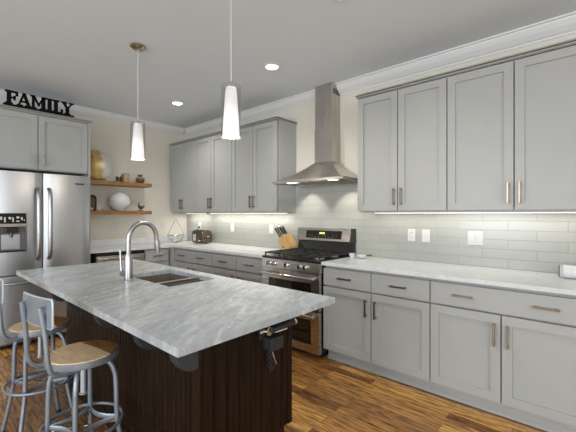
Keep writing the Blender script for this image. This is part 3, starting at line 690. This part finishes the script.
# the metal gadget on the end panel
g = thing('can_opener', 'black and chrome hand-cranked gadget mounted on the island end panel', 'gadget', (IX1, -1.9, .77)); g_shift = -.016
ex = IX1-.01
MB().box((ex, -2.0, .72), (ex+.012, -1.90, .815), .003).build('mounting_plate', 'iron', g)
MB().tube([(ex+.055, -1.965, .773), (ex+.060, -1.79, .779)], [.014, .016], 12).build('grip', 'iron', g, True)
MB().tube([(ex+.060, -1.795, .779), (ex+.060, -1.783, .779)], .0165, 12).build('grip_end', 'chrome', g, True)
MB().tube([(ex+.045, -1.93, .752), (ex+.05, -1.84, .752)], .005, 8).build('rod', 'chrome', g)
m = MB()
for a, b, c, rr in ((.03, -1.95, .79, .018), (.045, -1.975, .77, .022), (.03, -1.935, .765, .02)):
    m.lathe([(0, -.008), (rr, -.008), (rr, .008), (0, .008)], (ex+a, b, c), 14, 'x')
m.tube([(ex+.03, -2.035, .772), (ex+.03, -1.96, .772)], [.017, .012], 10); m.build('gear', 'chrome', g, True)
m = MB().tube(smooth_path([(ex+.03, -1.975, .80), (ex+.03, -1.96, .822), (ex+.03, -1.93, .822), (ex+.03, -1.92, .80)], 4), .005, 8); m.build('spring', 'chrome', g)
MB().box((ex+.012, -1.985, .672), (ex+.078, -1.895, .738), .006).build('housing', 'iron', g)
m = MB()
for k in range(7):
    a = k*1.3; z = .655-k*.016
    ring = [(ex+.022+.012*math.cos(q)*abs(math.cos(a)), -1.945+.016*math.cos(q)*(1 if k % 2 else -.8)+k*.003, z+.014*math.sin(q)) for q in [2*PI*j/12 for j in range(12)]]
    m.tube(ring, .0035, 6, closed=True)
m.build('chain', 'iron', g, True)
MB().tube(smooth_path([(ex+.03, -1.94, .665), (ex+.034, -1.925, .62), (ex+.03, -1.90, .575)], 4), .004, 8).build('crank', 'chrome', g)
g.location.z += g_shift

# ------------------------------------------------------------------ bar stools
def make_stool():
    st = thing('bar_stool', 'tmp', 'stool', (0, 0, 0), 0, 'industrial bar stools along the island')
    rt = .0115
    MB().lathe([(0, .652), (.150, .652), (.154, .655), (.154, .668), (.150, .6735), (0, .6755)], seg=40).build('seat', 'seat', st, True, local=True)
    MB().lathe([(.1545, .640), (.1600, .640), (.1615, .646), (.1615, .6665), (.1590, .6695), (.1545, .6690), (.1545, .640)], seg=40).lathe([(0, .6415), (.1545, .6415), (.1545, .6515), (0, .6515)], seg=40).build('seat_rim', 'gun', st, True, local=True)
    MB().cyl((0, 0, .47), (0, 0, .641), .012, 14).lathe([(0, .462), (.017, .462), (.018, .468), (0, .469)], seg=16).build('screw_post', 'gunlight', st, True, local=True)
    MB().lathe([(0, .60), (.032, .60), (.036, .606), (.036, .628), (.030, .632), (0, .632)], seg=20).build('hub', 'gun', st, True, local=True)
    for k in range(4):
        a = PI/4+k*PI/2+math.radians(6); c, s_ = math.cos(a), math.sin(a)
        path = smooth_path([(q*c, q*s_, z) for q, z in ((.03, .618), (.075, .622), (.118, .600), (.142, .545), (.148, .47), (.150, .36), (.158, .27), (.185, .14), (.213, .018))], 4)
        lg = MB().tube(path, rt, 10).build('leg', 'gun', st, True, local=True)
        MB().lathe([(0, 0), (.015, 0), (.016, .005), (.014, .022), (0, .022)], (.2135*c, .2135*s_, 0), 12).build('foot', 'rubber', lg, True, local=True)
    ring = [(.176*math.cos(2*PI*k/40), .176*math.sin(2*PI*k/40), .318) for k in range(40)]
    MB().tube(ring, .0085, 10, closed=True).build('foot_ring', 'gun', st, True, local=True)
    for k in range(4):   # flat bars bowing inwards between neighbouring legs
        a0 = PI/4+k*PI/2+math.radians(6); a1 = a0+PI/2; pts = []
        for j in range(11):
            t_ = j/10; p0 = Vector((math.cos(a0), math.sin(a0), 0))*.150; p1 = Vector((math.cos(a1), math.sin(a1), 0))*.150
            p = p0.lerp(p1, t_); mid = (p0+p1)/2; p = p-mid.normalized()*.030*math.sin(PI*t_); pts.append((p.x, p.y, .318))
        MB().tube(pts, .009, 8, flat=(.35, 1.5)).build('brace', 'gun', st, True, local=True)
    for a in (PI/4+math.radians(6), 3*PI/4+math.radians(6)):
        MB().cyl((.15*math.cos(a), .15*math.sin(a), .300), (-.15*math.cos(a), -.15*math.sin(a), .300), .004, 8).build('cross_rod', 'chrome', st, local=True)
    for sx in (-1, 1):
        up = smooth_path([(sx*.06, .06, .631), (sx*.085, -.06, .631), (sx*.100, -.135, .632), (sx*.105, -.178, .650), (sx*.104, -.198, .70), (sx*.098, -.208, .83), (sx*.090, -.225, .955)], 5)
        MB().tube(up, .0105, 10).build('back_post', 'gun', st, True, local=True)
    m = MB(); n_ = 14
    for zlo, zhi in ((.862, .985),):
        R0 = 1.0; pts = []
        W2 = .142
        outer, inner = [], []
        for k in range(n_+1):
            u = -W2+2*W2*k/n_; y = -.213+u*u/(2*R0)*1.0; outer.append((u, y-.004)); inner.append((u, y+.004))
        poly = outer+inner[::-1]
        def fn(u, w, h): return (u, w+.004, h)
        nr = 6; V0 = []
        for side in (outer, inner):
            grid = []
            for (u, y) in side:
                e = max(0, abs(u)-(W2-.02))/.02; cr = .012*(1-math.sqrt(max(0, 1-e*e)))
                grid.append([m.v((u, y+.006, (zlo+cr)+(zhi-zlo-2*cr)*j/nr)) for j in range(nr+1)])
            V0.append(grid)
        for q in range(2):
            for i in range(n_):
                for j in range(nr): m.bm.faces.new([V0[q][i][j], V0[q][i+1][j], V0[q][i+1][j+1], V0[q][i][j+1]])
        for i in range(n_):
            for j in (0, nr): m.bm.faces.new([V0[0][i][j], V0[0][i+1][j], V0[1][i+1][j], V0[1][i][j]])
        for j in range(nr):
            for i in (0, n_): m.bm.faces.new([V0[0][i][j], V0[0][i][j+1], V0[1][i][j+1], V0[1][i][j]])
    bp = m.build('back_panel', 'gun', st, True, local=True)
    m = MB()
    for sx in (-1, 1): MB().lathe([(0, 0), (.007, 0), (.007, .004), (0, .007)], (sx*.092, -.199, .93), 10, 'y').tube([(sx*.092, -.2005, .93), (sx*.092, -.216, .93)], .006, 8).build('bolt', 'chrome', bp, local=True)
    e_ = .142; rim = []
    for (u0, z0_), (u1, z1_) in (((-e_, .866), (-e_, .978)), ((-e_+.008, .986), (e_-.008, .986)), ((e_, .978), (e_, .866)), ((e_-.008, .861), (-e_+.008, .861))):
        for q in range(8): t_ = q/7; u = u0+(u1-u0)*t_; rim.append((u, -.207+u*u/2.0, z0_+(z1_-z0_)*t_))
    MB().tube(rim, .0045, 8, closed=True).build('rolled_edge', 'gunlight', bp, True, local=True)
    return st
s1 = make_stool(); s1.location = (3.225, -2.622, 0); s1.rotation_euler = (0, 0, math.radians(9))
s1['label'] = 'grey metal bar stool with round two-tone wood seat, nearer of the two'
s2 = copy_tree(s1); s2.location = (2.545, -2.646, 0); s2.rotation_euler = (0, 0, math.radians(-2))
s2['label'] = 'grey metal bar stool with round wood seat, farther of the two, beside the refrigerator'

# ------------------------------------------------------------------ pendants, ceiling lights
def make_pendant():
    p = thing('pendant_light', 'tmp', 'pendant lamp', (0, 0, 0), 0, 'glass pendants over the island')
    zb = 1.815
    MB().lathe([(0, CEIL-.002), (.062, CEIL-.002), (.062, CEIL-.012), (.045, CEIL-.028), (.012, CEIL-.034), (0, CEIL-.034)], (0, 0, 0), 28).build('canopy', 'brass', p, True, local=True)
    MB().cyl((0, 0, zb+.328), (0, 0, CEIL-.03), .0028, 8).build('cord', 'plastic', p, local=True)
    MB().lathe([(0, zb+.332), (.012, zb+.332), (.014, zb+.31), (.033, zb+.306), (.033, zb+.297), (0, zb+.297)], (0, 0, 0), 24).build('cap', 'chrome', p, True, local=True)
    sh = MB().lathe([(.030, .295), (.034, .280), (.045, .12), (.051, .012), (.049, .002), (.046, .004), (.042, .12), (.031, .280), (.027, .293)], (0, 0, 0), 32).build('shade', 'opal', p, True, local=True)
    sh.location = (0, 0, zb)
    MB().lathe([(.0565, zb+.310), (.0585, zb+.310), (.0585, zb-.004), (.0565, zb-.004), (.0565, zb+.310)], (0, 0, 0), 32).build('glass_sleeve', 'smoke', p, True, local=True)
    MB().lathe([(0, .03), (.02, .035), (.028, .06), (.024, .09), (.012, .12), (.012, .15), (0, .15)], (0, 0, zb+.02), 16).build('bulb', 'diff', p, True, local=True)
    l = bpy.data.lights.new('pendant_bulb', 'POINT'); l.energy = 3; l.color = (1, .9, .76); l.shadow_soft_size = .03
    o = bpy.data.objects.new('pendant_bulb', l); C.objects.link(o); o.parent = p; o.location = (0, 0, zb-.03)
    return p
p1 = make_pendant(); p1.location = (2.265, -1.90, 0); p1['label'] = 'glass cylinder pendant light over the far end of the island'
p2 = copy_tree(p1); p2.location = (3.50, -1.91, 0); p2['label'] = 'glass cylinder pendant light over the near end of the island, the larger-looking one'
def make_down():
    p = thing('ceiling_light', 'tmp', 'recessed light', (0, 0, CEIL), 0, 'recessed ceiling lights')
    MB().lathe([(.058, -.001), (.088, -.001), (.090, -.005), (.062, -.010), (.058, -.006), (.058, -.001)], (0, 0, 0), 32).build('trim_ring', 'trim', p, True, local=True)
    MB().lathe([(0, -.001), (.0575, -.001), (.0575, -.004), (0, -.004)], (0, 0, 0), 32).build('lens', 'diff', p, local=True)
    l = bpy.data.lights.new('downlight', 'SPOT'); l.energy = 42; l.color = (1, .96, .90); l.spot_size = math.radians(140); l.spot_blend = .9; l.shadow_soft_size = .06
    o = bpy.data.objects.new('downlight', l); C.objects.link(o); o.parent = p; o.location = (0, 0, -.03)
    return p
dn = make_down(); dn.location = (1.176, -.884, CEIL); dn['label'] = 'round recessed ceiling light nearest the far corner'
for loc, lb in (((2.828, -.863, CEIL), 'round recessed ceiling light between the pendant and the range hood'), ((3.925, -1.355, CEIL), 'recessed ceiling light cut off by the top edge of the photo, above the hood')):
    c = copy_tree(dn); c.location = loc; c['label'] = lb
# under-cabinet lights
def undercab(x0, x1, label, watt=1.25):
    t = thing('under_cabinet_light', label, 'light', ((x0+x1)/2, -.11, 1.377), 0, 'strips under the wall cabinets')
    MB().box((x0, -.125, 1.366), (x1, -.095, 1.3765)).build('housing', 'plastic', t)
    MB().box((x0+.01, -.122, 1.364), (x1-.01, -.098, 1.3659)).build('lens', 'led', t)
    area('strip_light', (0, 0, -.014), (0, 0, 0), x1-x0-.02, .025, watt*(x1-x0), (1, .95, .87), t)
undercab(.15, .70, 'slim light strip under the corner wall cabinet', 3.2); undercab(.80, 2.36, 'slim light strip under the two cabinets left of the hood', 3.2)
undercab(3.51, 5.12, 'slim light strip under the cabinets right of the hood')

# ------------------------------------------------------------------ things on the counters
K = .9145
t = thing('toaster', 'dark chrome two-slice toaster in the far corner of the counter', 'toaster', (.70, -.19, K))
m = MB(); poly = [(-.135, .012), (.135, .012), (.148, .05), (.148, .14), (.13, .188), (.09, .203), (-.09, .203), (-.13, .188), (-.148, .14), (-.148, .05)]
m.prism(poly, lambda u, w, h: (.70+u, -.19+h, K+w), -.085, .085)
bmesh.ops.bevel(m.bm, geom=[e for e in m.bm.edges], offset=.012, segments=3, affect='EDGES'); m.build('shell', 'gunchrome', t, True)
m = MB().box((.60, -.235, K+.2032), (.80, -.205, K+.205)).box((.60, -.175, K+.2032), (.80, -.145, K+.205)); m.build('slot', 'black', t)
MB().box((.80+.048, -.21, K+.10), (.80+.07, -.17, K+.12), .004).build('lever', 'chrome', t)
MB().lathe([(0, 0), (.018, 0), (.016, -.012), (0, -.014)], (.76, -.276, K+.05), 16, 'y').build('dial', 'chrome', t, True)
MB().prism([(0, 0), (0, 1), (1, 1), (1, 0)], lambda u, w, h: (.59+u*.085, -.2755-h, K+.04+w*.10), 0, .002).build('badge_panel', 'chrome', t)
for xx in (.59, .81): MB().lathe([(0, 0), (.012, 0), (.012, .011), (0, .011)], (xx, -.19, K), 10).build('foot', 'rubber', t)
MB().tube(smooth_path([(.56, -.15, K+.03), (.47, -.13, K+.01), (.40, -.12, K+.05), (.37, -.08, K+.15), (.375, -.03, K+.225), (.384, -.022, K+.235)], 5), .004, 8).build('cord', 'rubber', t, True)
MB().box((.370, -.034, K+.215), (.398, -.0165, K+.245), .003).build('plug', 'rubber', t)
bk = thing('wire_basket', 'thin silver wire basket with a tall pointed handle in the counter corner', 'basket', (.215, -.34, K))
m = MB(); cx_, cy_ = .215, -.34
for rr, zz, w_ in ((.06, .004, .004), (.105, .055, .0035), (.130, .112, .005)):
    m.tube([(cx_+rr*math.cos(2*PI*k/28), cy_+rr*math.sin(2*PI*k/28), K+zz) for k in range(28)], w_, 6, closed=True)
for k in range(14):
    a = 2*PI*k/14; m.tube(smooth_path([(cx_+q*math.cos(a), cy_+q*math.sin(a), K+z) for q, z in ((.06, .003), (.105, .055), (.130, .112))], 3), .0026, 5)
for k in range(-2, 3): m.tube([(cx_+k*.022, cy_-math.sqrt(.0036-(k*.022)**2), K+.003), (cx_+k*.022, cy_+math.sqrt(.0036-(k*.022)**2), K+.003)], .0015, 5)
m.build('bowl', 'nickel', bk)
m = MB().tube([(cx_-.09, cy_-.09, K+.112), (cx_-.008, cy_-.008, K+.355), (cx_+.008, cy_+.008, K+.355), (cx_+.09, cy_+.09, K+.112)], .0035, 6); m.build('handle', 'nickel', bk)
# knife block
kb = thing('knife_block', 'pale wood knife block full of dark knives beside the range', 'knife block', (2.385, -.135, K), 0)
BC = Vector((2.385, -.135, K))
poly = [(.085, 0), (-.055, 0), (-.075, .055), (-.045, .165), (.045, .195), (.120, .055), (.11, 0)]
poly = [(-.06, 0), (.10, 0), (.10, .06), (-.005, .205), (-.095, .135), (-.055, .05)]
m = MB().prism(poly, lambda u, w, h: (BC.x+u, BC.y+h, BC.z+w), -.07, .07); m.build('block', 'block', kb)
dirv = Vector((-.62, 0, .79)).normalized()
for row in range(3):
    for col in range(3 if row else 2):
        t_ = .2+row*.28; base = Vector((-.005-.090*t_, -.045+col*.045 if row else -.022+col*.045, .205-.070*t_)); p0 = BC+base+dirv*.001; L = .105+.014*((row+col) % 3)
        kk = MB().tube([p0+dirv*.012, p0+dirv*(.012+L*.5), p0+dirv*(.012+L)], [.010, .0115, .013], 8, flat=(1, .8)).build('knife', 'knife', kb, True)
        MB().tube([p0, p0+dirv*.0118], .0085, 8).build('bolster', 'chrome', kk); MB().tube([p0+dirv*(.0125+L), p0+dirv*(.018+L)], .0095, 8).build('end_cap', 'chrome', kk)
MB().box((BC.x-.02, BC.y-.0705, BC.z+.04), (BC.x+.006, BC.y-.0702, BC.z+.058)).build('badge', 'dark', kb)
# small things right of the range
t = thing('spoon_rest', 'small white glazed spoon rest on the counter right of the range', 'dish', (3.40, -.17, K))
MB().lathe([(0, .0), (.028, .0), (.045, .012), (.052, .030), (.049, .031), (.040, .014), (.0, .006)], (3.40, -.17, K), 24).build('dish', 'plastic', t, True)
MB().tube([(3.445, -.155, K+.028), (3.49, -.12, K+.034)], [.006, .008], 8).build('handle_tab', 'dark', t, True)
t = thing('glass_dish', 'small clear glass dish at the front corner beside the range back', 'dish', (3.335, -.16, K))
MB().lathe([(0, .0), (.022, .0), (.024, .006), (.034, .045), (.031, .045), (.020, .008), (0, .006)], (3.312, -.20, K), 20).build('dish', 'clear', t, True)
t = thing('storage_jar', 'clear glass and white container lying at the right edge of the counter', 'container', (5.03, -.19, K))
m = MB(); m.lathe([(0, 0), (.040, 0), (.045, .006), (.045, .17), (.040, .176), (0, .176)], (4.975, -.19, K+.0455), 28, 'x'); m.build('body', 'plastic', t, True)
MB().lathe([(.0, 0), (.036, 0), (.0445, .004), (.0445, .018), (0, .018)], (4.956, -.19, K+.0455), 28, 'x').build('glass_end', 'clear', t, True)
MB().lathe([(.030, 0), (.0405, 0), (.0405, .003), (.030, .003), (.030, 0)], (4.9525, -.19, K+.0455), 28, 'x').build('end_ring', 'dark', t, True)
